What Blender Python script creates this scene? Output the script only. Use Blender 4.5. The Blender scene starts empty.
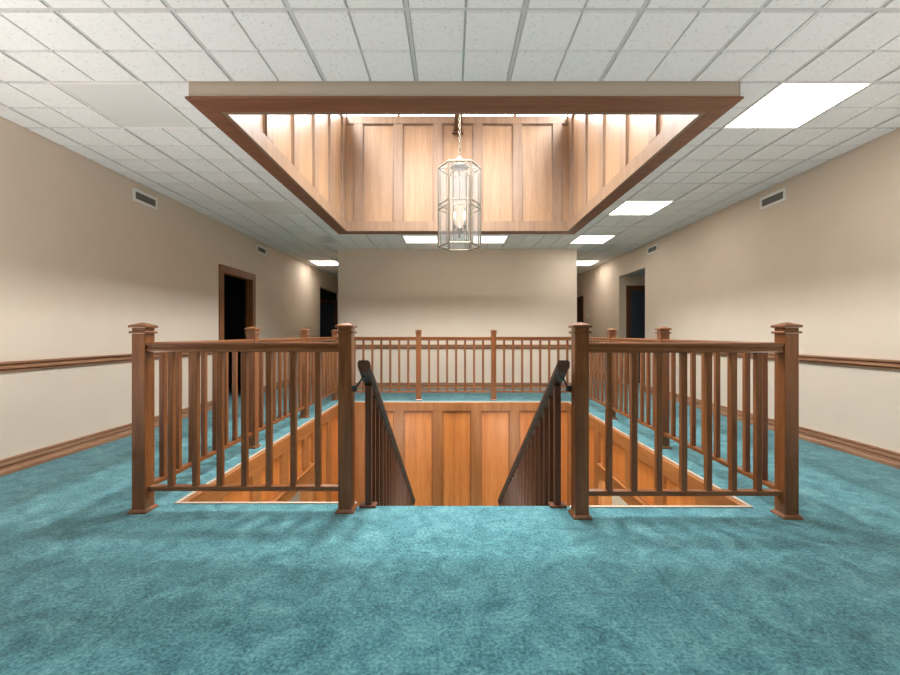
import bpy, bmesh, math, random
from mathutils import Vector, Matrix

random.seed(7)
S = 0.3048            # everything below is laid out in feet, built in metres
SC = bpy.context.scene
COL = SC.collection
R = math.radians

# ------------------------------------------------------------------ helpers
class MB:
    """collects shapes (feet) and links them as ONE mesh object"""
    def __init__(s, xf=None):
        s.bm = bmesh.new(); s.xf = xf
    def _add(s, pts, faces, mi=0):
        if s.xf: pts = [s.xf(*p) for p in pts]
        v = [s.bm.verts.new(p) for p in pts]
        for f in faces:
            try:
                q = s.bm.faces.new([v[i] for i in f]); q.material_index = mi
            except ValueError:
                pass
        return v
    def box(s, x0, y0, z0, x1, y1, z1, mi=0):
        p = [(x0,y0,z0),(x1,y0,z0),(x1,y1,z0),(x0,y1,z0),(x0,y0,z1),(x1,y0,z1),(x1,y1,z1),(x0,y1,z1)]
        s._add(p, [(3,2,1,0),(4,5,6,7),(0,1,5,4),(1,2,6,5),(2,3,7,6),(3,0,4,7)], mi)
        return s
    def taper(s, x0, y0, x1, y1, z0, i, z1, mi=0):
        """box whose far (z1) face is inset by i"""
        p = [(x0,y0,z0),(x1,y0,z0),(x1,y1,z0),(x0,y1,z0),(x0+i,y0+i,z1),(x1-i,y0+i,z1),(x1-i,y1-i,z1),(x0+i,y1-i,z1)]
        s._add(p, [(3,2,1,0),(4,5,6,7),(0,1,5,4),(1,2,6,5),(2,3,7,6),(3,0,4,7)], mi)
        return s
    def prism(s, prof, a, b, axis='x', mi=0):
        """profile (p,q) swept along axis from a to b.  x: (y,z)  y: (x,z)"""
        n = len(prof)
        f = (lambda t, p, q: (t, p, q)) if axis == 'x' else ((lambda t, p, q: (p, t, q)) if axis == 'y' else (lambda t, p, q: (p, q, t)))
        pts = [f(a, p, q) for p, q in prof] + [f(b, p, q) for p, q in prof]
        fs = [tuple(range(n)), tuple(range(2*n-1, n-1, -1))] + [(i, (i+1) % n, n+(i+1) % n, n+i) for i in range(n)]
        s._add(pts, fs, mi); return s
    def quad(s, a, b, c, d, mi=0):
        s._add([a,b,c,d], [(0,1,2,3)], mi); return s
    def tube(s, pts, r, n=8, closed=False, mi=0):
        P = [Vector(p) for p in pts]; m = len(P); rings = []
        for i in range(m):
            if closed: t = P[(i+1) % m] - P[i-1]
            else: t = P[min(i+1, m-1)] - P[max(i-1, 0)]
            t.normalize()
            up = Vector((0,0,1)) if abs(t.z) < .9 else Vector((1,0,0))
            u = t.cross(up).normalized(); w = t.cross(u)
            rings.append([tuple(P[i] + (u*math.cos(2*math.pi*k/n) + w*math.sin(2*math.pi*k/n))*r) for k in range(n)])
        pts = [p for rg in rings for p in rg]; fs = []
        for i in range(m if closed else m-1):
            j = (i+1) % m
            for k in range(n):
                fs.append((i*n+k, i*n+(k+1) % n, j*n+(k+1) % n, j*n+k))
        if not closed:
            fs.append(tuple(range(n-1, -1, -1))); fs.append(tuple(range((m-1)*n, m*n)))
        s._add(pts, fs, mi); return s
    def lathe(s, prof, n=20, c=(0,0), mi=0):
        pts = []; fs = []; m = len(prof)
        for r, z in prof:
            for k in range(n):
                a = 2*math.pi*k/n; pts.append((c[0]+r*math.cos(a), c[1]+r*math.sin(a), z))
        for i in range(m-1):
            for k in range(n):
                fs.append((i*n+k, i*n+(k+1) % n, (i+1)*n+(k+1) % n, (i+1)*n+k))
        fs.append(tuple(range(n-1, -1, -1))); fs.append(tuple(range((m-1)*n, m*n)))
        s._add(pts, fs, mi); return s
    def solid(s, xs, ys, zs, occ, mi=0):
        """boundary of the occupied cells of a grid: no inner faces"""
        nx, ny, nz = len(xs)-1, len(ys)-1, len(zs)-1
        o = {(i,j,k): occ((xs[i]+xs[i+1])/2, (ys[j]+ys[j+1])/2, (zs[k]+zs[k+1])/2)
             for i in range(nx) for j in range(ny) for k in range(nz)}
        cache = {}
        def V(i,j,k):
            if (i,j,k) not in cache:
                p = (xs[i],ys[j],zs[k]); cache[(i,j,k)] = s.bm.verts.new(s.xf(*p) if s.xf else p)
            return cache[(i,j,k)]
        for (i,j,k), on in o.items():
            if not on: continue
            for d, q in (((-1,0,0),((0,0,0),(0,0,1),(0,1,1),(0,1,0))), ((1,0,0),((1,0,0),(1,1,0),(1,1,1),(1,0,1))),
                         ((0,-1,0),((0,0,0),(1,0,0),(1,0,1),(0,0,1))), ((0,1,0),((0,1,0),(0,1,1),(1,1,1),(1,1,0))),
                         ((0,0,-1),((0,0,0),(0,1,0),(1,1,0),(1,0,0))), ((0,0,1),((0,0,1),(1,0,1),(1,1,1),(0,1,1)))):
                if o.get((i+d[0], j+d[1], k+d[2])): continue
                f = s.bm.faces.new([V(i+a, j+b, k+c) for a,b,c in q]); f.material_index = mi
        return s
    def build(s, name, mat, parent=None, bevel=0, seg=2, at=(0,0,0), loc=None, smooth=False, fix=True):
        """at: origin of the new object in the coordinates the shapes were given in; loc: its location under the parent"""
        bm = s.bm
        if fix: bmesh.ops.recalc_face_normals(bm, faces=bm.faces[:])
        if bevel:
            es = [e for e in bm.edges if len(e.link_faces) == 2 and e.calc_face_angle(0) > .5]
            bmesh.ops.bevel(bm, geom=es, offset=bevel, segments=seg, profile=.6, affect='EDGES', clamp_overlap=True)
        for v in bm.verts:
            v.co = (v.co - Vector(at)) * S
        me = bpy.data.meshes.new(name); bm.to_mesh(me); bm.free()
        for m in (mat if isinstance(mat, (list, tuple)) else [mat]): me.materials.append(m)
        if smooth: me.shade_smooth()
        o = bpy.data.objects.new(name, me); COL.objects.link(o)
        o.location = Vector(at if loc is None else loc) * S
        if parent: o.parent = parent
        return o

def thing(name, label, cat, loc=(0,0,0), rz=0, group=None):
    o = bpy.data.objects.new(name, None); COL.objects.link(o)
    o.empty_display_size = .1
    o.location = Vector(loc)*S; o.rotation_euler = (0,0,rz)
    o['label'] = label; o['category'] = cat
    if group: o['group'] = group
    return o
def struct(o):
    o['kind'] = 'structure'; return o
def again(o, parent, loc):
    c = o.copy(); COL.objects.link(c); c.parent = parent; c.location = Vector(loc)*S; return c

# ------------------------------------------------------------------ materials
def newmat(name):
    m = bpy.data.materials.new(name); m.use_nodes = True
    nt = m.node_tree; nt.nodes.clear()
    out = nt.nodes.new('ShaderNodeOutputMaterial'); b = nt.nodes.new('ShaderNodeBsdfPrincipled')
    nt.links.new(b.outputs[0], out.inputs[0])
    return m, nt, b, out
def N(nt, t, **kw):
    n = nt.nodes.new(t)
    for k, v in kw.items():
        if k in n.inputs.keys(): n.inputs[k].default_value = v
        else: setattr(n, k, v)
    return n
def ramp(nt, stops):
    r = nt.nodes.new('ShaderNodeValToRGB'); e = r.color_ramp.elements
    while len(e) < len(stops): e.new(.5)
    for el, (p, c) in zip(e, stops):
        el.position = p; el.color = (*c, 1)
    return r
def plain(name, col, rough=.5, metal=0, noise=0, scale=8, bump=0):
    m, nt, b, out = newmat(name)
    b.inputs['Base Color'].default_value = (*col, 1); b.inputs['Roughness'].default_value = rough
    b.inputs['Metallic'].default_value = metal
    if noise or bump:
        tc = N(nt, 'ShaderNodeTexCoord'); nz = N(nt, 'ShaderNodeTexNoise', Scale=scale, Detail=5.0)
        nt.links.new(tc.outputs['Object'], nz.inputs['Vector'])
        if noise:
            r = ramp(nt, [(.3, [c*(1-noise) for c in col]), (.7, [min(1, c*(1+noise)) for c in col])])
            nt.links.new(nz.outputs[0], r.inputs[0]); nt.links.new(r.outputs[0], b.inputs['Base Color'])
        if bump:
            bp = N(nt, 'ShaderNodeBump', Strength=bump, Distance=.004)
            nt.links.new(nz.outputs[0], bp.inputs['Height']); nt.links.new(bp.outputs[0], b.inputs['Normal'])
    return m
def wood(name, lo, mid, hi, axis='z', rough=.38, scale=1.0, coat=.05):
    m, nt, b, out = newmat(name)
    tc = N(nt, 'ShaderNodeTexCoord'); oi = N(nt, 'ShaderNodeObjectInfo')
    ad = N(nt, 'ShaderNodeVectorMath', operation='MULTIPLY_ADD')
    cmb = N(nt, 'ShaderNodeCombineXYZ')
    for i in range(3): nt.links.new(oi.outputs['Random'], cmb.inputs[i])
    ad.inputs[1].default_value = (7, 11, 5)
    nt.links.new(cmb.outputs[0], ad.inputs[0]); nt.links.new(tc.outputs['Object'], ad.inputs[2])
    st = {'x': (.55, 9, 9), 'y': (9, .55, 9), 'z': (9, 9, .55)}[axis]
    mp = N(nt, 'ShaderNodeMapping'); mp.inputs['Scale'].default_value = [k*scale for k in st]
    nt.links.new(ad.outputs[0], mp.inputs['Vector'])
    n1 = N(nt, 'ShaderNodeTexNoise', Scale=1.3, Detail=4.0, Distortion=.6)
    n2 = N(nt, 'ShaderNodeTexNoise', Scale=9.0, Detail=3.0, Roughness=.6)
    nt.links.new(mp.outputs[0], n1.inputs['Vector']); nt.links.new(mp.outputs[0], n2.inputs['Vector'])
    mx = N(nt, 'ShaderNodeMath', operation='MULTIPLY_ADD'); mx.inputs[1].default_value = .45
    sc = N(nt, 'ShaderNodeMath', operation='MULTIPLY'); sc.inputs[1].default_value = .6
    nt.links.new(n1.outputs[0], sc.inputs[0]); nt.links.new(n2.outputs[0], mx.inputs[0]); nt.links.new(sc.outputs[0], mx.inputs[2])
    r = ramp(nt, [(.33, lo), (.52, mid), (.72, hi)])
    nt.links.new(mx.outputs[0], r.inputs[0]); nt.links.new(r.outputs[0], b.inputs['Base Color'])
    b.inputs['Roughness'].default_value = rough
    b.inputs['Coat Weight'].default_value = coat; b.inputs['Coat Roughness'].default_value = .16
    bp = N(nt, 'ShaderNodeBump', Strength=.12, Distance=.002)
    nt.links.new(n2.outputs[0], bp.inputs['Height']); nt.links.new(bp.outputs[0], b.inputs['Normal'])
    return m
def emit(name, col, strength):
    m, nt, b, out = newmat(name)
    b.inputs['Base Color'].default_value = (.8,.8,.8,1); b.inputs['Roughness'].default_value = .4
    b.inputs['Emission Color'].default_value = (*col, 1); b.inputs['Emission Strength'].default_value = strength
    return m
def glassy(name, tint, fac, rough=.03, haze=0.0):
    m = bpy.data.materials.new(name); m.use_nodes = True; nt = m.node_tree; nt.nodes.clear()
    out = N(nt, 'ShaderNodeOutputMaterial'); t = N(nt, 'ShaderNodeBsdfTransparent'); g = N(nt, 'ShaderNodeBsdfGlossy')
    t.inputs[0].default_value = (*tint, 1); g.inputs['Roughness'].default_value = rough
    mx = N(nt, 'ShaderNodeMixShader'); mx.inputs[0].default_value = fac
    nt.links.new(t.outputs[0], mx.inputs[1]); nt.links.new(g.outputs[0], mx.inputs[2])
    if haze:
        d = N(nt, 'ShaderNodeBsdfTranslucent'); d.inputs[0].default_value = (.95,.96,.97,1)
        d2 = N(nt, 'ShaderNodeBsdfDiffuse'); d2.inputs[0].default_value = (.95,.96,.97,1)
        m3 = N(nt, 'ShaderNodeMixShader'); m3.inputs[0].default_value = .5
        nt.links.new(d.outputs[0], m3.inputs[1]); nt.links.new(d2.outputs[0], m3.inputs[2])
        m2 = N(nt, 'ShaderNodeMixShader'); m2.inputs[0].default_value = haze
        nt.links.new(mx.outputs[0], m2.inputs[1]); nt.links.new(m3.outputs[0], m2.inputs[2])
        nt.links.new(m2.outputs[0], out.inputs[0])
    else:
        nt.links.new(mx.outputs[0], out.inputs[0])
    return m

# wall paint, warm beige
WALL_C = (.76, .635, .515)
M_wall = plain('beige_paint', WALL_C, .7, noise=.02, scale=3, bump=.05)
M_soff = plain('beige_paint_shaded', (.52,.43,.335), .7, noise=.02, scale=3)  # wall beige darkened: the soffit's shade is put into its colour
M_white = plain('white_paint', (.8,.8,.78), .6)
M_dark = plain('unlit_room_shade', (.03,.028,.026), .8)  # near-black stands in for the shade of unlit rooms
M_hole = plain('black_void', (.012,.012,.012), .9)
M_bluedoor = wood('blue_grey_door', (.030,.038,.055), (.036,.046,.066), (.045,.055,.08), 'z', .5)
RL, RM, RH = (.12,.037,.011), (.215,.075,.023), (.31,.127,.045)
M_rail = {a: wood('oak_rail_'+a, RL, RM, RH, a, .30, 2.0, .3) for a in 'xyz'}
DL, DM, DH = (.070,.024,.010), (.115,.040,.017), (.165,.062,.027)
M_drk = {a: wood('stained_trim_'+a, DL, DM, DH, a, .45, 2.0) for a in 'xyz'}
PL, PM, PH = (.46,.140,.030), (.60,.205,.046), (.70,.27,.07)
M_fram = {a: wood('well_frame_'+a, (.13,.045,.020), (.20,.072,.033), (.26,.10,.05), a, .45, 2.0, .05) for a in 'xyz'}
M_pan = {a: wood('honey_panel_'+a, PL, PM, PH, a, .36, 1.0) for a in 'xyz'}
FL, FM, FH = (.26,.092,.024), (.36,.138,.040), (.45,.19,.062)
M_frm = {a: wood('honey_frame_'+a, FL, FM, FH, a, .36, 1.5) for a in 'xyz'}
WL, WM, WH = (.23,.131,.069), (.305,.180,.099), (.37,.224,.129)
M_wpan = {a: wood('pale_panel_'+a, WL, WM, WH, a, .35, 1.0) for a in 'xyz'}
GL, GM, GH = (.175,.105,.063), (.228,.141,.088), (.28,.177,.114)
M_wfrm = {a: wood('pale_frame_'+a, GL, GM, GH, a, .35, 1.5) for a in 'xyz'}
TL, TM, TH = (.19,.082,.042), (.37,.185,.10), (.50,.285,.17)
M_trim = {a: wood('wall_trim_'+a, TL, TM, TH, a, .35, 2.0) for a in 'xyz'}
M_nose = plain('pale_nosing', (.55,.45,.35), .45)
M_metal = plain('dark_bracket_metal', (.06,.055,.055), .4, .7)
M_brass = plain('pale_brass', (.20,.170,.125), .5, .55)
M_ventw = plain('vent_white', (.88,.86,.82), .45)
M_ventd = plain('vent_grey', (.20,.185,.17), .55)
M_tee = plain('tee_white', (.58,.57,.555), .6)
M_off = plain('unlit_diffuser', (.74,.73,.71), .3)
M_lit = emit('lit_diffuser', (1,.94,.87), 11.5)
M_lit0 = emit('lit_diffuser_soft', (1,.96,.90), 1.3)
M_lit2 = emit('lit_diffuser_bright', (1,.95,.86), 10.0)
M_bulb = glassy('bulb_glass', (.97,.97,.97), .25)
M_pane = glassy('bevelled_glass', (.93,.95,.95), .06, .10, .11)
M_cut = glassy('cut_glass', (.88,.90,.92), .20, .15, .10)
M_sky_glass = glassy('window_glass', (.97,.985,.98), .05)

# carpet
m, nt, b, out = newmat('teal_carpet'); M_carpet = m
tc = N(nt, 'ShaderNodeTexCoord')
nf = N(nt, 'ShaderNodeTexNoise', Scale=75.0, Detail=4.0, Roughness=.75)
nm = N(nt, 'ShaderNodeTexNoise', Scale=9.0, Detail=6.0, Roughness=.62, Distortion=.9)
nl = N(nt, 'ShaderNodeTexNoise', Scale=1.5, Detail=3.0, Distortion=1.2)
for n in (nf, nm, nl): nt.links.new(tc.outputs['Object'], n.inputs['Vector'])
a1 = N(nt, 'ShaderNodeMath', operation='MULTIPLY'); a1.inputs[1].default_value = .80
a2 = N(nt, 'ShaderNodeMath', operation='MULTIPLY_ADD'); a2.inputs[1].default_value = .46
a3 = N(nt, 'ShaderNodeMath', operation='MULTIPLY_ADD'); a3.inputs[1].default_value = .12
nt.links.new(nf.outputs[0], a1.inputs[0]); nt.links.new(nm.outputs[0], a2.inputs[0]); nt.links.new(a1.outputs[0], a2.inputs[2])
nt.links.new(nl.outputs[0], a3.inputs[0]); nt.links.new(a2.outputs[0], a3.inputs[2])
r = ramp(nt, [(.51, (.010,.070,.088)), (.685, (.060,.222,.262)), (.87, (.19,.43,.47))])
nt.links.new(a3.outputs[0], r.inputs[0]); nt.links.new(r.outputs[0], b.inputs['Base Color'])
b.inputs['Roughness'].default_value = .95; b.inputs['Specular IOR Level'].default_value = .1
b.inputs['Sheen Weight'].default_value = .25; b.inputs['Sheen Roughness'].default_value = .5
bp = N(nt, 'ShaderNodeBump', Strength=.55, Distance=.012)
nt.links.new(a2.outputs[0], bp.inputs['Height']); nt.links.new(bp.outputs[0], b.inputs['Normal'])

# acoustic tile
m, nt, b, out = newmat('acoustic_tile'); M_tile = m
tc = N(nt, 'ShaderNodeTexCoord')
vo = N(nt, 'ShaderNodeTexVoronoi', Scale=42.0); nz = N(nt, 'ShaderNodeTexNoise', Scale=28.0, Detail=3.0)
n3 = N(nt, 'ShaderNodeTexNoise', Scale=90.0, Detail=2.0)
for n in (vo, nz, n3): nt.links.new(tc.outputs['Object'], n.inputs['Vector'])
ml = N(nt, 'ShaderNodeMath', operation='MULTIPLY_ADD'); ml.inputs[1].default_value = .55
nt.links.new(nz.outputs[0], ml.inputs[0]); nt.links.new(vo.outputs['Distance'], ml.inputs[2])
r = ramp(nt, [(.27, (.50,.49,.475)), (.42, (.78,.77,.755)), (.8, (.83,.82,.805))])
nt.links.new(ml.outputs[0], r.inputs[0]); nt.links.new(r.outputs[0], b.inputs['Base Color'])
b.inputs['Roughness'].default_value = .9
bp = N(nt, 'ShaderNodeBump', Strength=.3, Distance=.004)
nt.links.new(ml.outputs[0], bp.inputs['Height']); nt.links.new(bp.outputs[0], b.inputs['Normal'])

# ------------------------------------------------------------------ key dimensions (feet)
HC = 3.6                       # eye height
ZC = HC + 5.49                 # ceiling
XL, XR = -11.4, 12.0           # long walls
YB, YE = -24.0, 45.0            # behind the camera / end of the corridors
FX0, FX1, FY0, FY1 = -11.4, 12.0, YB, YE
HX0, HX1, HY1 = -5.8, 6.2, 21.5          # stair opening
HYL, HYS, HYR = 8.69, 8.53, 8.50         # its front edge: left part, stair, right part
SX0, SX1 = -2.0, 2.46
WX0, WX1, WY0, WY1 = -5.74, 6.32, 8.95, 21.05   # ceiling box outer
IX0, IX1, IY0, IY1 = -5.33, 5.93, 9.47, 20.55   # inner faces of the light well
ZW0, ZW1, ZW2 = HC+5.12, HC+10.87, HC+14.2      # well: lip, top of panels, roof
ZL = -9.19                     # lower storey floor
XO0, XO1 = -19.0, 20.0

# ------------------------------------------------------------------ floor
f = MB()
def floor_occ(x, y, z):
    if HX0 < x < HX1 and y < HY1:
        y0 = HYL if x < SX0 else (HYS if x < SX1 else HYR)
        if y > y0: return False
    return True
f.solid([XO0, HX0, SX0, SX1, HX1, XO1], [YB, HYR, HYS, HYL, HY1, YE+.5], [-.8, 0], floor_occ)
struct(f.build('floor', M_carpet))

n = MB()
n.box(HX0-.05, HYL-.055, -.02, SX0, HYL+.02, .022)
n.box(SX1, HYR-.055, -.02, HX1+.05, HYR+.02, .022)
n.box(HX0-.05, HYL, -.02, HX0+.02, HY1, .022)
n.box(HX1-.02, HYR, -.02, HX1+.05, HY1, .022)
n.box(HX0-.05, HY1-.02, -.02, HX1+.05, HY1+.055, .022)
struct(n.build('trim_stair_opening', M_nose, bevel=.008))

# lower storey: floor, walls, ceiling
struct(MB().box(-14, 2, ZL-.3, 15, 26, ZL).build('floor_lower', M_carpet))
lw = MB()
lw.solid([-14.3, -13.8, 14.8, 15.3], [1.7, 2, 26, 26.3], [ZL, -.8], lambda x, y, z: x < -13.8 or x > 14.8 or y < 2 or y > 26)
struct(lw.build('wall_lower', M_wall))

# stair flight
st = MB()
RI, TR, NR = .6125, .917, 11
for k in range(NR):
    y0 = HYS + k*TR; z1 = -(k+1)*RI
    y1 = HYS + (k+1)*TR if k < NR-1 else HY1
    st.box(SX0, y0-.06 if k else y0, z1-.14, SX1, y1, z1)
    st.box(SX0, y0, z1-.75, SX1, y1, z1-.14)
struct(st.build('floor_stair_flight', M_carpet, bevel=.03, at=(0, HYS, 0)))
# stair front: rounded carpet nosing at the top step
ns = MB(); ns.tube([(SX0, HYS, -.045), (SX1, HYS, -.045)], .045, 10)
struct(ns.build('trim_top_step', M_carpet, smooth=True))

# ------------------------------------------------------------------ ceiling of tiles
GX = -.75                       # a tee line
def lines(lo, hi, base, extra):
    L = {lo, hi, *extra}
    k = math.floor(lo - base)
    while base + k < hi:
        if lo < base + k < hi: L.add(base + k)
        k += 1
    L = sorted(L); o = [L[0]]
    for v in L[1:]:
        if v - o[-1] > .02: o.append(v)
    return o
LIGHTS = []   # (x0, y0, lit)
for y0, lit in ((8.95, 1), (16.95, 1), (22.95, 1), (30.95, 1)):
    LIGHTS.append((9.25 if y0 > 30 else 7.25, y0, 1))
LIGHTS += [(-8.75, 8.95, 0), (-8.75, 16.95, 0), (-8.75, 22.95, 0), (-10.75, 30.95, 1),
           (-2.75, 22.95, 1), (1.25, 22.95, 1)]
def cut(x, y):
    if WX0 < x < WX1 and WY0 < y < WY1: return True
    return any(a < x < a+2 and c < y < c+2 for a, c, _ in LIGHTS)
c = MB()
xs = lines(XL, XR, .25, [WX0, WX1]); ys = lines(YB, YE, .95, [WY0, WY1])
is_tee = lambda v, b: abs(((v - b) / 2) - round((v - b) / 2)) < 1e-3
for i in range(len(xs)-1):
    for j in range(len(ys)-1):
        x0, x1, y0, y1 = xs[i], xs[i+1], ys[j], ys[j+1]
        if cut((x0+x1)/2, (y0+y1)/2): continue
        def g(v, b, h):
            if v in (WX0, WX1, WY1): return 0
            return .046 if is_tee(v, b) else h
        a0, a1, b0, b1 = x0+g(x0, GX, .017), x1-g(x1, GX, .017), y0+g(y0, .95, .026), y1-g(y1, .95, .026)
        if a1-a0 < .03 or b1-b0 < .03: continue
        t = .008
        p = [(a0,b0,ZC+.05),(a1,b0,ZC+.05),(a1,b1,ZC+.05),(a0,b1,ZC+.05),(a0+t,b0+t,ZC),(a1-t,b0+t,ZC),(a1-t,b1-t,ZC),(a0+t,b1-t,ZC)]
        c._add(p, [(4,7,6,5),(0,1,5,4),(1,2,6,5),(2,3,7,6),(3,0,4,7)], 0)
# tee grid, flush a little above the tile faces
for x in [v for v in xs if is_tee(v, GX)]:
    for j in range(len(ys)-1):
        ym = (ys[j]+ys[j+1])/2
        if cut(x-.1, ym) and cut(x+.1, ym): continue
        c.box(x-.035, ys[j], ZC+.028, x+.035, ys[j+1], ZC+.06, 1)
for y in [v for v in ys if is_tee(v, .95)]:
    for i in range(len(xs)-1):
        xm = (xs[i]+xs[i+1])/2
        if cut(xm, y-.1) and cut(xm, y+.1): continue
        c.box(xs[i], y-.034, ZC+.0295, xs[i+1], y+.034, ZC+.062, 1)
# slab above with the hole of the light well
c.solid([XO0, WX0+.25, WX1-.25, XO1], [YB, WY0+.25, WY1-.25, YE+.5], [ZC+.05, ZC+.3],
        lambda x, y, z: not (WX0+.25 < x < WX1-.25 and WY0+.25 < y < WY1-.25), 1)
struct(c.build('ceiling', [M_tile, M_tee], fix=False))

# wall angle round the ceiling edge
# ------------------------------------------------------------------ walls
def wall_y(name, x0, x1, y0, y1, z0, z1, holes, mat):
    """wall running along y; holes (y0,y1,z0,z1)"""
    Y = sorted({y0, y1, *[h[0] for h in holes], *[h[1] for h in holes]})
    Z = sorted({z0, z1, *[h[2] for h in holes], *[h[3] for h in holes]})
    w = MB().solid([x0, x1], Y, Z, lambda x, y, z: not any(h[0] < y < h[1] and h[2] < z < h[3] for h in holes))
    return struct(w.build(name, mat))
def wall_x(name, x0, x1, y0, y1, z0, z1, holes, mat):
    X = sorted({x0, x1, *[h[0] for h in holes], *[h[1] for h in holes]})
    Z = sorted({z0, z1, *[h[2] for h in holes], *[h[3] for h in holes]})
    w = MB().solid(X, [y0, y1], Z, lambda x, y, z: not any(h[0] < x < h[1] and h[2] < z < h[3] for h in holes))
    return struct(w.build(name, mat))
DLY0, DLY1, DZ = 20.4, 23.4, 6.68       # doorway in the left wall
OLY0, OLY1, OZ = 35.6, 42.0, 7.68       # side passage on the left
ORY0, ORY1 = 25.3, 29.2                 # side passage on the right
DRY0, DRY1 = 37.4, 40.4                 # far right doorway
wall_y('wall_left', XL-.35, XL, YB, YE, 0, ZC+.03, [(DLY0, DLY1, 0, DZ), (OLY0, OLY1, 0, OZ)], M_wall)
wall_y('wall_right', XR, XR+.5, YB, YE, 0, ZC+.03, [(ORY0, ORY1, 0, OZ), (DRY0, DRY1, 0, DZ)], M_wall)
BX0, BX1, BY = -7.34, 8.18, 26.57
struct(MB().box(BX0, BY, 0, BX1, YE, ZC+.03).build('wall_far', M_wall))
wall_x('wall_back', XO0, XO1, YB-.5, YB, 0, ZC+.3, [], M_wall)
wall_x('wall_end', XO0, XO1, YE, YE+.5, 0, ZC+.03, [], M_wall)
# unlit rooms behind the left doorway and passages, shade put into the wall colour
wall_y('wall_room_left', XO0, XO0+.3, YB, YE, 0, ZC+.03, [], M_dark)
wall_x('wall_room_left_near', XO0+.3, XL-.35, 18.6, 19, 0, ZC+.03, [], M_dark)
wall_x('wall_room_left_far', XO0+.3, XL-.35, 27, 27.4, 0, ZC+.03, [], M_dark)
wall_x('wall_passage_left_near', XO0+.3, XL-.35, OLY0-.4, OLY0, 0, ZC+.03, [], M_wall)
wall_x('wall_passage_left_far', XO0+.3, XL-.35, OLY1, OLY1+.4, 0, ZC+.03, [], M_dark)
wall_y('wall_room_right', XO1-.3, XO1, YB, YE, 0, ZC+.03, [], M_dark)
wall_x('wall_passage_right_near', XR+.5, XO1-.3, ORY0-.4, ORY0, 0, ZC+.03, [], M_wall)
wall_x('wall_passage_right_far', XR+.5, XO1-.3, ORY1, ORY1+.4, 0, ZC+.03, [], M_wall)
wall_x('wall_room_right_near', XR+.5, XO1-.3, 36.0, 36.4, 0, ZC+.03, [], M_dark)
struct(MB().box(XR+.5, ORY0, OZ, XO1-.3, ORY1, OZ+.3).build('ceiling_passage_right', M_tee))
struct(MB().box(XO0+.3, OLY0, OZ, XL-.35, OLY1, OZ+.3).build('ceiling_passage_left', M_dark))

# ------------------------------------------------------------------ trims along the walls
CR = [(0, 2.60), (.055, 2.60), (.085, 2.65), (.015, 2.66), (.015, 2.685), (.10, 2.70), (.10, 2.775), (.015, 2.785), (.015, 2.81), (.075, 2.825), (.085, 2.85), (.085, 2.88), (0, 2.88)]
BB = [(0, 0), (.085, 0), (.085, .10), (.06, .13), (.06, .20), (.012, .21), (.012, .235), (.06, .245), (.055, .33), (.010, .34), (.010, .36), (.055, .37), (.045, .41), (0, .41)]
def trim_y(name, x, sgn, prof, spans):
    t = MB()
    for a, b in spans: t.prism([(x + sgn*p, q) for p, q in prof], a, b, 'y')
    return struct(t.build(name, M_trim['y'], bevel=0))
CW = .34
trim_y('trim_chair_rail_left', XL, 1, CR, [(YB, DLY0-CW), (DLY1+CW, OLY0)])
trim_y('trim_chair_rail_right', XR, -1, CR, [(YB, ORY0), (ORY1, DRY0-CW)])
trim_y('baseboard_left', XL, 1, BB, [(YB, DLY0-CW), (DLY1+CW, OLY0)])
trim_y('baseboard_right', XR, -1, BB, [(YB, ORY0), (ORY1, DRY0-CW), (DRY1+CW, YE)])
t = MB(); t.prism([(BY - p, q) for p, q in CR], BX0, BX1, 'x'); struct(t.build('trim_chair_rail_far', M_trim['x']))
t = MB(); t.prism([(BY - p, q) for p, q in BB], BX0, BX1, 'x'); struct(t.build('baseboard_far', M_trim['x']))

# ------------------------------------------------------------------ doors
def doorway_y(name, x, sgn, y0, y1, z1, depth):
    """casing and jamb round a doorway in a wall along y; sgn points into the hall"""
    a, b_ = sorted((x, x + sgn*.075)); cs = MB()
    cs.box(a, y0-CW, 0, b_, y0+.03, z1+CW); cs.box(a, y1-.03, 0, b_, y1+CW, z1+CW); cs.box(a, y0+.03, z1-.03, b_, y1-.03, z1+CW)
    a, b_ = sorted((x, x - sgn*depth))
    cs.box(a, y0, 0, b_, y0+.06, z1); cs.box(a, y1-.06, 0, b_, y1, z1); cs.box(a, y0+.06, z1-.06, b_, y1-.06, z1)
    a, b_ = sorted((x - sgn*depth*.5, x - sgn*(depth*.5+.12)))
    cs.box(a, y0+.06, 0, b_, y0+.10, z1-.06); cs.box(a, y1-.10, 0, b_, y1-.06, z1-.06)
    return struct(cs.build(name, M_drk['z'] if name == 'door_3' else M_rail['z'], bevel=.015))
d1 = doorway_y('door_1', XL, 1, DLY0, DLY1, DZ, .35)
d3 = doorway_y('door_3', XR, -1, DRY0, DRY1, DZ, .5)
MB().box(XR+.3, DRY0+.1, .05, XR+.42, DRY1-.1, DZ-.08).build('door_leaf', M_drk['z'], d3, bevel=.01)
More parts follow.
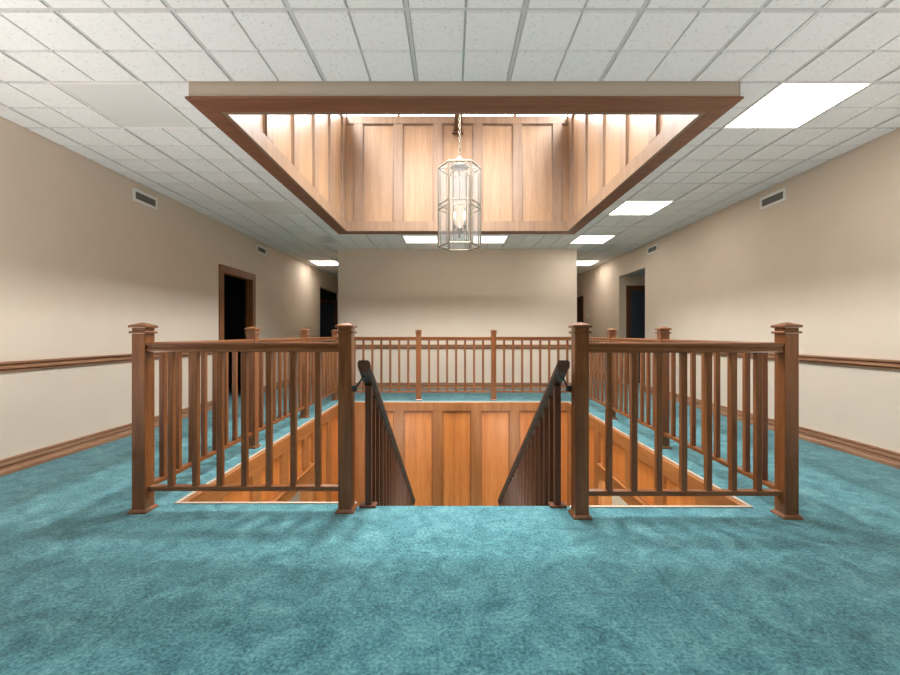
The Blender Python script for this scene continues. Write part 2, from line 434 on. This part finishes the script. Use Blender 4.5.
# door on the far wall of the right passage
def door_x(name, x0, x1, y, z1, leafmat):
    cs = MB(); cs.box(x0-.3, y-.07, 0, x0, y, z1+.32); cs.box(x1, y-.07, 0, x1+.3, y, z1+.32); cs.box(x0, y-.07, z1, x1, y, z1+.32)
    d = struct(cs.build(name, M_drk['z'], bevel=.015))
    lf = MB().box(x0, y-.025, .04, x1, y, z1)
    k = x0 + .12
    while k < x1-.2:
        lf.box(k, y-.04, .3, k+.13, y-.02, z1-.3); k += .24
    lf.build('door_leaf', leafmat, d)
    h = MB(); h.tube([(x1-.2, y-.02, 3.1), (x1-.2, y-.16, 3.1)], .035); h.tube([(x1-.2, y-.15, 3.1), (x1-.55, y-.15, 3.1)], .03)
    h.build('door_handle', M_brass, d, smooth=True)
    return d
door_x('door_2', 12.8, 15.75, ORY1, 6.7, M_bluedoor)
door_x('door_4', -14.6, -11.95, OLY1, 6.75, M_bluedoor)

# ------------------------------------------------------------------ panelled walls
def panelled(name, xf, u0, u1, v0, v1, stiles, sw, bot, top, mats, fr, horiz, depth=.4, ledge=False):
    """xf maps (u along the wall, v up, w out of the face); stiles are centres"""
    wall = MB(xf)
    wall.box(u0, v0, -depth, u1, v1, 0)
    T = .11
    wall.box(u0, v1-top, 0, u1, v1, T); wall.box(u0, v0, 0, u1, v0+bot, T)
    edges = []
    for c_ in stiles:
        a, b_ = max(u0, c_-sw/2), min(u1, c_+sw/2)
        if b_-a > .05:
            wall.box(a, v0+bot, 0, b_, v1-top, T); edges.append((a, b_))
    # small bead along the top and bottom of every panel
    cuts = [u0] + [e for ab in edges for e in ab] + [u1]
    bays = [(cuts[i], cuts[i+1]) for i in range(0, len(cuts), 2) if cuts[i+1]-cuts[i] > .08]
    for a, b_ in bays:
        wall.box(a, v0+bot, 0, b_, v0+bot+.05, .06); wall.box(a, v1-top-.05, 0, b_, v1-top, .06)
        wall.box(a, v0+bot+.05, 0, a+.045, v1-top-.05, .045); wall.box(b_-.045, v0+bot+.05, 0, b_, v1-top-.05, .045)
    if ledge: wall.box(u0, v0+bot-.07, 0, u1, v0+bot-.01, T+.07)
    w = struct(wall.build(name, fr, bevel=.008, seg=1))
    for a, b_ in bays:
        MB(xf).box(a+.045, v0+bot+.05, -.02, b_-.045, v1-top-.05, .022).build('panel', mats, w)
    return w
SP = [-4.73 + 2.013*k for k in range(-1, 7)]
panelled('wall_stairwell_far', lambda u, v, w: (u, HY1-w, v), HX0, HX1, ZL, -.02, [s for s in SP if HX0 < s < HX1], .53, .6, .43, M_pan['z'], M_frm['z'], 'x')
SY = [9.95 + 2.06*k for k in range(0, 6)]
YP = 16.9
for side, X, sg in (('left', HX0, 1), ('right', HX1, -1)):
    y0 = HYL if side == 'left' else HYR
    xf = (lambda X, sg: (lambda u, v, w: (X + sg*w, u, v)))(X, sg)
    panelled('wall_stairwell_'+side, xf, y0, YP, -2.3, -.02, [s for s in SY if y0 < s < YP-.3], .52, .55, .46, M_pan['z'], M_frm['y'], 'y', .45, True)
    panelled('wall_stairwell_'+side+'_lower', xf, YP, HY1-.07, ZL, -.02, [YP+.26, YP+2.3, HY1-.3], .5, .6, .46, M_pan['z'], M_frm['z'], 'y', .45)
struct(MB().box(HX0, HYL-.35, ZL, SX0, HYL-.06, -.03).box(SX1, HYR-.35, ZL, HX1, HYR-.06, -.03).build('wall_stairwell_near', M_frm['x']))
# lower side of the floor around the opening, open to the lower storey
# light well
WP = [-4.63 + 1.99*k for k in range(0, 6)]
panelled('wall_well_far', lambda u, v, w: (u, IY1-w, v), IX0, IX1, ZW0, ZW1, WP, .46, .47, .38, M_wpan['z'], M_wfrm['z'], 'x')
panelled('wall_well_near', lambda u, v, w: (u, IY0+w, v), IX0, IX1, ZW0, ZW1, WP, .46, .47, .38, M_wpan['z'], M_wfrm['z'], 'x')
WYS = [9.8 + 2.04*k for k in range(0, 6)]
for side, X, sg in (('left', IX0, 1), ('right', IX1, -1)):
    xf = (lambda X, sg: (lambda u, v, w: (X + sg*w, u, v)))(X, sg)
    panelled('wall_well_'+side, xf, IY0+.07, IY1-.07, ZW0, ZW1, WYS, .46, .47, .38, M_wpan['z'], M_wfrm['z'], 'y')
# beige box under the ceiling and the stained frame below it
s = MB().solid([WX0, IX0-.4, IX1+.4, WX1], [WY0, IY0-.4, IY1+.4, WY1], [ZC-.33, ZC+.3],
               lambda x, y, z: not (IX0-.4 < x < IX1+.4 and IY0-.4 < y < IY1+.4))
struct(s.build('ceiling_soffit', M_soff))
t = MB()
zb, zt, zm = ZC-.375, ZC-.325, ZC-.40
OX0, OX1, OY0, OY1 = WX0-.055, WX1+.055, WY0-.055, WY1+.055
def mitre(t, zb, zt, o, i):
    ox0, ox1, oy0, oy1 = o; ix0, ix1, iy0, iy1 = i
    O = [(ox0,oy0),(ox1,oy0),(ox1,oy1),(ox0,oy1)]; I = [(ix0,iy0),(ix1,iy0),(ix1,iy1),(ix0,iy1)]
    for k in range(4):
        l = (k+1) % 4
        p = [(*O[k],zb),(*O[l],zb),(*I[l],zb),(*I[k],zb),(*O[k],zt),(*O[l],zt),(*I[l],zt),(*I[k],zt)]
        t._add(p, [(3,2,1,0),(4,5,6,7),(0,1,5,4),(1,2,6,5),(2,3,7,6),(3,0,4,7)])
mitre(t, zb, zt, (OX0, OX1, OY0, OY1), (IX0+.0, IX1-.0, IY0+.0, IY1-.0))
struct(t.build('trim_well_frame', M_fram['x'], bevel=.012))

# clerestory windows above the panels, roof over them
MX = [IX0+.06, -2.64, .29, 3.22, IX1-.06]
MY = [IY0+.06, 12.2, 15.0, 17.8, IY1-.06]
def clerestory(name, xf, u0, u1, mull):
    fr = MB(xf)
    fr.box(u0, ZW1, -.30, u1, ZW1+.06, .02); fr.box(u0, ZW2-.12, -.30, u1, ZW2, .02)
    for q in mull: fr.box(q-.07, ZW1+.06, -.30, q+.07, ZW2-.12, .02)
    w = struct(fr.build(name, M_wfrm['z'], bevel=.01, seg=1))
    for a, b_ in zip(mull[:-1], mull[1:]):
        MB(xf).box(a+.07, ZW1+.06, -.17, b_-.07, ZW2-.12, -.15).build('glass_pane', M_sky_glass, w)
clerestory('window_1', lambda u, v, w: (u, IY1-w, v), IX0-.3, IX1+.3, MX)
clerestory('window_2', lambda u, v, w: (u, IY0+w, v), IX0-.3, IX1+.3, MX)
clerestory('window_3', lambda u, v, w: (IX0+w, u, v), IY0, IY1, MY)
clerestory('window_4', lambda u, v, w: (IX1-w, u, v), IY0, IY1, MY)
struct(MB().box(IX0-.5, IY0-.5, ZW2, IX1+.5, IY1+.5, ZW2+.25).build('ceiling_well_roof', M_wpan['y']))
LXc, LYc = .31, 15.0
struct(MB().box(LXc-.15, IY0+.07, HC+10.1, LXc+.22, IY1-.07, HC+10.75).box(LXc-.24, IY1-.22, HC+9.98, LXc+.31, IY1-.07, HC+10.14)
       .box(LXc-.24, IY0+.07, HC+9.98, LXc+.31, IY0+.22, HC+10.14).build('trim_well_beam', M_drk['y'], bevel=.015))

# ------------------------------------------------------------------ balustrades
NW = .135
def newel(root, d):
    b_ = MB().box(-NW, -NW, .05, NW, NW, 3.74).build('newel_post', M_rail['z'], root, bevel=.012, loc=(d,0,0))
    MB().box(-NW-.05, -NW-.05, 0, NW+.05, NW+.05, .035).taper(-NW-.046, -NW-.046, NW+.046, NW+.046, .035, .035, .075).build('base_plate', M_rail['x'], b_, bevel=.006, seg=1)
    MB().box(-NW-.038, -NW-.038, 3.60, NW+.038, NW+.038, 3.645).build('collar', M_rail['x'], b_, bevel=.008, seg=1)
    MB().box(-NW-.045, -NW-.045, 3.715, NW+.045, NW+.045, 3.765).taper(-NW-.035, -NW-.035, NW+.035, NW+.035, 3.765, .15, 3.82).build('cap', M_rail['x'], b_, bevel=.008, seg=1)
    return b_
PROTO = {}
def copy_newel(root, d):
    if 'newel' not in PROTO:
        PROTO['newel'] = newel(root, d); return
    s_ = PROTO['newel']; c_ = again(s_, root, (d,0,0))
    for ch in s_.children: again(ch, c_, (0,0,0))
TOPR = [(-.105, 3.25), (-.085, 3.225), (.085, 3.225), (.105, 3.25), (.105, 3.29), (.085, 3.305), (.085, 3.34), (.12, 3.36), (.12, 3.40), (.10, 3.42), (-.10, 3.42), (-.12, 3.40), (-.12, 3.36), (-.085, 3.34), (-.085, 3.305), (-.105, 3.29)]
def balustrade(label, P0, P1, posts, bays, group=None):
    """posts: distances that carry a newel; bays: (d0, d1, number of balusters)"""
    a = math.atan2(P1[1]-P0[1], P1[0]-P0[0])
    root = thing('balustrade', label, 'railing', (*P0, 0), a)
    for d in posts: copy_newel(root, d)
    for d0, d1, nb in bays:
        MB().prism(TOPR, d0+NW+.006, d1-NW-.006, 'x').build('top_rail', M_rail['x'], root, at=(d0,0,0))
        MB().box(d0+NW+.006, -.07, .41, d1-NW-.006, .07, .505).build('bottom_rail', M_rail['x'], root, bevel=.012, at=(d0,0,0))
        for k in range(nb):
            gap = (d1-d0-2*NW-.11*nb)/(nb+1)          # equal clear gaps
            d = d0 + NW + gap + .055 + k*(gap+.11)
            if 'bal' not in PROTO:
                PROTO['bal'] = MB().box(-.055, -.055, .505, .055, .055, 3.225).build('baluster', M_rail['z'], root, bevel=.007, seg=1, loc=(d,0,0))
            else: again(PROTO['bal'], root, (d,0,0))
    return root
FLy, FRy = 8.335, 8.085
A0, A1 = (-6.27, FLy), (-2.13, FLy)
balustrade('short wooden balustrade at front left, standing across the carpet beside the stairs', A0, A1, [0, 4.14], [(0, 4.14, 7)])
B0, B1 = (2.55, FRy), (6.63, FRy)
balustrade('short wooden balustrade at front right, standing across the carpet beside the stairs', B0, B1, [0, 4.08], [(0, 4.08, 7)])
Lx, Lf = -6.27, 22.13
balustrade('long wooden balustrade running back along the left edge of the stair opening', (Lx, FLy), (Lx, Lf), [4.6, 9.2], [(0, 4.6, 8), (4.6, 9.2, 8), (9.2, Lf-FLy, 8)])
L2 = math.dist((6.63, FRy), (6.86, Lf))
balustrade('long wooden balustrade running back along the right edge of the stair opening', (6.63, FRy), (6.86, Lf), [4.85, 9.2], [(0, 4.85, 8), (4.85, 9.2, 8), (9.2, L2, 8)])
W = 6.86+6.27
balustrade('wooden balustrade crossing the far end of the stair opening before the beige wall', (-6.27, Lf), (6.86, Lf), [0, 4.52, 8.57, W], [(0, 4.52, 8), (4.52, 8.57, 7), (8.57, W, 8)])

# ------------------------------------------------------------------ stair railings
def stair_railing(label, x, sg, gap):
    """sg: direction of the neighbouring newel"""
    y0 = 8.55
    root = thing('stair_railing', label, 'railing', (x, y0, 0))
    sl = -.668
    def line(y): return 3.04 + sl*(y-8.1)            # top of the handrail (world y)
    ya, yb = 8.05, 18.4
    prof = [(-.085,-.25),(.085,-.25),(.085,-.19),(.125,-.15),(.125,-.045),(.09,0),(-.09,0),(-.125,-.045),(-.125,-.15),(-.085,-.19)]
    h = MB(); n_ = len(prof)
    pts = [(p, ya-y0 - q*.25, line(ya)+q) for p, q in prof] + [(p, yb-y0, line(yb)+q) for p, q in prof]
    h._add(pts, [tuple(range(n_)), tuple(range(2*n_-1, n_-1, -1))] + [(i, (i+1) % n_, n_+(i+1) % n_, n_+i) for i in range(n_)])
    h.build('handrail', M_drk['y'], root)
    MB().box(-.065, -.065, .03, .065, .065, line(y0)-.22).build('post', M_drk['z'], root, bevel=.008, seg=1)
    MB().box(-.17, -.13, 0, .17, .10, .045).build('base_plate', M_drk['x'], root, bevel=.01, seg=1)
    k = 0; y = y0 + .50
    while y < 18.0:
        step = int((y-HYS)//TR); zt = -(min(step, NR-1)+1)*RI
        p = MB().prism([(y-.05-y0, zt), (y+.05-y0, zt), (y+.05-y0, line(y+.05)-.24), (y-.05-y0, line(y-.05)-.24)], -.05, .05, 'x')
        p.build('baluster', M_drk['z'], root, at=(0, y-y0, zt))
        y += TR*.55; k += 1
    zt = -NR*RI
    MB().box(-.065, 18.2-y0, zt, .065, 18.33-y0, line(18.27)-.22).build('post', M_drk['z'], root, bevel=.008, seg=1)
    br = MB(); xe = sg*(gap-.056)
    br.tube([(xe, -.35, 2.50), (xe*.93, -.35, 2.50), (xe*.35, -.30, 2.68), (0, -.28, 2.72)], .022, 8)
    br.lathe([(.055, 2.44), (.055, 2.56)], 10, (xe, -.35))
    br.build('bracket', M_metal, root, smooth=False)
stair_railing('dark sloping handrail on the left side of the stairs, going down', -1.72, -1, .275)
stair_railing('dark sloping handrail on the right side of the stairs, going down', 2.22, 1, .195)

# ------------------------------------------------------------------ ceiling lights
LAB = {(7.25, 8.95): 'large lit square ceiling light nearest the camera, right of the wooden ceiling frame',
       (7.25, 16.95): 'lit square ceiling light, second from the front in the right row',
       (7.25, 22.95): 'lit square ceiling light, third from the front in the right row',
       (9.25, 30.95): 'lit square ceiling light in the right corridor behind the far wall corner',
       (-8.75, 8.95): 'large unlit plain square ceiling light left of the wooden ceiling frame',
       (-8.75, 16.95): 'unlit grey square ceiling light, middle one of the left row',
       (-8.75, 22.95): 'unlit grey square ceiling light, farthest unlit one of the left row',
       (-10.75, 30.95): 'lit square ceiling light in the left corridor above the doorway',
       (-2.75, 22.95): 'lit square ceiling light over the far balustrade, left of the lantern',
       (1.25, 22.95): 'lit square ceiling light over the far balustrade, partly behind the lantern'}
def ceiling_light(x, y, lit):
    lab = LAB.get((x, y), 'lit square ceiling light out of view')
    root = thing('ceiling_light', lab, 'ceiling light', (x+1, y+1, ZC))
    if 'lf' not in PROTO:
        o = MB().solid([-1, -.955, .955, 1], [-1, -.955, .955, 1], [-.004, .07], lambda a, b_, z: max(abs(a), abs(b_)) > .955).build('frame', M_ventw, root)
        PROTO['lf'] = o
    else: again(PROTO['lf'], root, (0,0,0))
    if y > 30: lit = 2
    if -5 < x < 5: lit = 3
    key = 'd%d' % lit
    if key not in PROTO:
        PROTO[key] = MB().box(-.955, -.955, .012, .955, .955, .03).build('diffuser', (M_off, M_lit, M_lit2, M_lit0)[lit], root)
    else: again(PROTO[key], root, (0,0,0))
for x, y, l in LIGHTS: ceiling_light(x, y, l)

# ------------------------------------------------------------------ wall vents
def vent(label, x, sg, y, tone=0):
    root = thing('wall_vent', label, 'vent', (x, y, 8.38))
    xf = lambda u, v, w: (sg*w, u, v)
    MB(xf).solid([0, .09, 1.11, 1.2], [0, .09, .36, .45], [0, .035], lambda u, v, w: not (.09 < u < 1.11 and .09 < v < .36)).build('frame', M_wall if tone else M_ventw, root)
    g = MB(xf).box(.09, .09, 0, 1.11, .36, .004)
    for k in range(6): g.box(.09, .105+k*.043, .004, 1.11, .125+k*.043, .02)
    for k in range(11): g.box(.13+k*.09, .09, .004, .145+k*.09, .36, .012)
    g.build('grille', M_wall if tone else M_ventd, root)
vent('white framed air vent high on the left wall, nearest the camera', XL, 1, 14.65)
vent('white framed air vent high on the left wall, beyond the dark doorway', XL, 1, 24.0)
vent('small beige air vent high in the left corridor, farthest on the left wall', XL, 1, 33.2, 1)
vent('white framed air vent high on the right wall, nearest the camera', XR, -1, 14.65)
vent('white framed air vent high on the right wall, beside the side passage opening', XR, -1, 23.75)
vent('small beige air vent high in the right corridor, farthest on the right wall', XR, -1, 33.0, 1)
tq = thing('wall_control', 'small white control box on the right corridor wall beside the far doorway', 'thermostat', (XR, 35.9, 4.95))
MB().box(-.09, -.14, 0, 0, .14, .40).build('housing', M_ventw, tq, bevel=.015)
MB().box(-.10, -.08, .02, -.085, .08, .10).build('dial', M_ventd, tq)

# ------------------------------------------------------------------ hanging lantern
LB, LT = HC+3.19, HC+6.06
root = thing('hanging_lantern', 'tall brass framed glass lantern hanging on a chain inside the skylight well', 'lantern', (LXc, LYc, LB))
RA = .77; H = LT-LB
V6 = [(RA*math.cos(R(60*k)), RA*math.sin(R(60*k))) for k in range(6)]
fr = MB()
for k in range(6):
    (ax, ay), (bx, by) = V6[k], V6[(k+1) % 6]
    fr.tube([(ax, ay, 0), (ax, ay, H)], .034, 6)
    for z in (0, H): fr.tube([(ax, ay, z), (bx, by, z)], .028, 6)
    for z in (H*.535, H*.475): fr.tube([(ax, ay, z), (bx, by, z)], .020, 6)
    for t_ in (.2, .8):
        q = (ax+(bx-ax)*t_, ay+(by-ay)*t_); fr.tube([(*q, 0), (*q, H)], .016, 6)
fr.build('frame', M_brass, root)
for k in range(6):
    (ax, ay), (bx, by) = V6[k], V6[(k+1) % 6]
    a = math.atan2(by-ay, bx-ax); mx_, my_ = (ax+bx)/2, (ay+by)/2
    xf = (lambda a, mx_, my_: (lambda u, v, w: (mx_ + u*math.cos(a) + w*math.sin(a), my_ + u*math.sin(a) - w*math.cos(a), v)))(a, mx_, my_)
    g = MB(xf); e = RA/2
    for u0, u1 in ((-e+.02, -e*.6-.01), (-e*.6+.01, e*.6-.01), (e*.6+.01, e-.02)):
        for v0, v1 in ((.03, H*.475-.02), (H*.475+.02, H*.535-.02), (H*.535+.02, H-.03)):
            i_ = min(.035, (u1-u0)*.3)
            g._add([(u0,v0,0),(u1,v0,0),(u1,v1,0),(u0,v1,0),(u0+i_,v0+i_,.02),(u1-i_,v0+i_,.02),(u1-i_,v1-i_,.02),(u0+i_,v1-i_,.02)],
                   [(4,5,6,7),(0,1,5,4),(1,2,6,5),(2,3,7,6),(3,0,4,7)])
    g.build('glass_pane', M_pane, root)
cr = MB()
cr.lathe([(.34, H+.02), (.30, H+.06), (.14, H+.10), (.13, H+.22), (.17, H+.26), (.12, H+.33), (.06, H+.38), (.05, H+.44)], 20)
for k in range(6): cr.tube([(V6[k][0]*.97, V6[k][1]*.97, H), (V6[k][0]*.35, V6[k][1]*.35, H+.04)], .022, 6)
cr.build('crown', M_brass, root, smooth=True)
MB().lathe([(.03, H), (.03, .75), (.09, .70), (.11, .60), (.06, .5), (.03, .42), (.05, .36), (.01, .30)], 14).build('stem', M_brass, root, smooth=True)
for k in range(4):
    a = R(45+90*k); cx, cy = .27*math.cos(a), .27*math.sin(a)
    arm = MB().tube([(0,0,.62), (cx*.5, cy*.5, .5), (cx, cy, .55), (cx, cy, .68)], .018, 8).lathe([(.05, .68), (.09, .72), (.05, .74)], 14, (cx, cy))
    arm = arm.build('candle_arm', M_brass, root, smooth=True)
    MB().lathe([(.038, .74), (.038, 1.18)], 12, (cx, cy)).build('candle_sleeve', M_ventw, arm, smooth=True)
    MB().lathe([(.03, 1.18), (.055, 1.26), (.06, 1.33), (.035, 1.45), (.008, 1.55)], 12, (cx, cy)).build('bulb', M_bulb, arm, smooth=True)
gl = MB()
for k in range(8):
    a0, a1 = R(45*k), R(45*k+45)
    gl._add([(.30*math.cos(a0), .30*math.sin(a0), 1.62), (.30*math.cos(a1), .30*math.sin(a1), 1.62), (.30*math.cos(a1), .30*math.sin(a1), H-.12), (.30*math.cos(a0), .30*math.sin(a0), H-.12)], [(0,1,2,3)])
    for z in (1.52, 1.36, 1.2):
        r_ = .30 - (1.55-z)*.35
        gl.lathe([(.004, z-.13), (.035, z-.05), (.004, z)], 6, (r_*math.cos(a0), r_*math.sin(a0)))
gl.build('cut_glass_drops', M_cut, root)
ch = MB(); z = H+.44; k = 0; zt = HC+10.1-LB
while z < zt+.02:
    pts = []
    for q in range(12):
        a = 2*math.pi*q/12; u, v = .038*math.cos(a), .075*math.sin(a)
        pts.append((u if k % 2 else 0, 0 if k % 2 else u, z+.06+v))
    ch.tube(pts, .013, 5, True); z += .118; k += 1
ch.tube([(.02, .015, H+.4), (.03, 0, H+1.4), (.02, .01, zt)], .010, 5)
ch.build('chain', M_brass, root, smooth=True)
MB().lathe([(.16, zt), (.16, zt-.03), (.05, zt-.07)], 16).build('ceiling_rose', M_brass, root, smooth=True)

# ------------------------------------------------------------------ light
w = bpy.data.worlds.new('sky'); SC.world = w; w.use_nodes = True
bg = w.node_tree.nodes['Background']
bg.inputs[0].default_value = (.96, .975, 1, 1)
wt = w.node_tree; wc = N(wt, 'ShaderNodeTexCoord'); ws = N(wt, 'ShaderNodeSeparateXYZ')
# sky ramp shaped to light the walls: dimmed low down, brightest band above, calmer zenith
wr = ramp(wt, [(0.0, (.08,)*3), (.34, (.14,)*3), (.46, (.60,)*3), (.60, (1,)*3), (.85, (1,)*3), (1.0, (.7,)*3)])
wm = N(wt, 'ShaderNodeMath', operation='MULTIPLY'); wm.inputs[1].default_value = 51.0
wt.links.new(wc.outputs['Generated'], ws.inputs[0]); wt.links.new(ws.outputs['Z'], wr.inputs[0])
wt.links.new(wr.outputs[0], wm.inputs[0]); wt.links.new(wm.outputs[0], bg.inputs[1])
def portal(name, loc, rot, sx, sy):
    l = bpy.data.lights.new(name, 'AREA'); l.shape = 'RECTANGLE'; l.size = sx*S; l.size_y = sy*S
    l.cycles.is_portal = True
    o = bpy.data.objects.new(name, l); COL.objects.link(o); o.location = Vector(loc)*S; o.rotation_euler = rot
zc = (ZW1+ZW2)/2; hh = ZW2-ZW1; xm = (IX0+IX1)/2; ym = (IY0+IY1)/2
portal('daylight_far', (xm, IY1+.35, zc), (R(-90),0,0), IX1-IX0, hh)
portal('daylight_near', (xm, IY0-.35, zc), (R(90),0,0), IX1-IX0, hh)
portal('daylight_left', (IX0-.35, ym, zc), (0,R(-90),0), hh, IY1-IY0)
portal('daylight_right', (IX1+.35, ym, zc), (0,R(90),0), hh, IY1-IY0)
# lamps of the lower storey, hung under the floor slab on both sides of the stairs
for nm, x, e in (('lower_lamp_left', -9.5, 60), ('lower_lamp_right', 10, 170)):
    l = bpy.data.lights.new(nm, 'AREA'); l.shape = 'RECTANGLE'; l.size = 3*S; l.size_y = 8*S; l.energy = e; l.color = (1,.93,.82)
    o = bpy.data.objects.new(nm, l); COL.objects.link(o); o.location = Vector((x, 14, -1.0))*S

# two unseen fill lights added below the landing edge to brighten the stairwell panels
for nm, x in (('stair_fill_left', -4.0), ('stair_fill_right', 4.3)):
    l = bpy.data.lights.new(nm, 'AREA'); l.shape = 'RECTANGLE'; l.size = 1.4*S; l.size_y = 1*S; l.energy = 22; l.color = (1,.92,.80)
    o = bpy.data.objects.new(nm, l); COL.objects.link(o); o.location = Vector((x, 9.0, -4.2))*S; o.rotation_euler = (R(97),0,0)
# unseen fill lights added under the well roof to light rails and stairwell
for k in range(4):
    l = bpy.data.lights.new('well_fill', 'AREA'); l.shape = 'DISK'; l.size = .8*S; l.energy = 42; l.color = (1,.965,.92); l.spread = R(82)
    o = bpy.data.objects.new('well_fill', l); COL.objects.link(o); o.location = Vector((LXc + (-1.6, 1.6)[k % 2], LYc + (-2.2, 2.2)[k//2], ZW2-.05))*S
# unseen fill lights added behind and beside the camera, facing up to the ceiling
for nm, x, y, sx, sy, e in (('bounce_fill', 0, -4, 12, 5, 80), ('bounce_fill_left', -9.2, 4.2, 3, 8, 50), ('bounce_fill_right', 9.4, 4.2, 3, 8, 26)):
    l = bpy.data.lights.new(nm, 'AREA'); l.shape = 'RECTANGLE'; l.size = sx*S; l.size_y = sy*S; l.energy = e; l.color = (1,.94,.92); l.spread = R(150)
    o = bpy.data.objects.new(nm, l); COL.objects.link(o); o.location = Vector((x, y, .6))*S; o.rotation_euler = (R(180),0,0)
# ------------------------------------------------------------------ camera
cam = bpy.data.cameras.new('camera'); co = bpy.data.objects.new('camera', cam); COL.objects.link(co)
cam.sensor_width = 36; cam.lens = 36*409/900
cam.shift_x = -1/900; cam.shift_y = -4/900
cam.clip_start = .05
co.location = (0, 0, HC*S); co.rotation_euler = (R(90), 0, 0)
SC.camera = co
SC.view_settings.view_transform = 'Standard'; SC.view_settings.look = 'None'
SC.view_settings.gamma = 1; SC.view_settings.use_curve_mapping = False
SC.view_settings.exposure = 0.0
cy = SC.cycles
cy.use_denoising = True; cy.max_bounces = 10; cy.diffuse_bounces = 6; cy.transparent_max_bounces = 16
cy.sample_clamp_indirect = 8; cy.caustics_reflective = False; cy.caustics_refractive = False
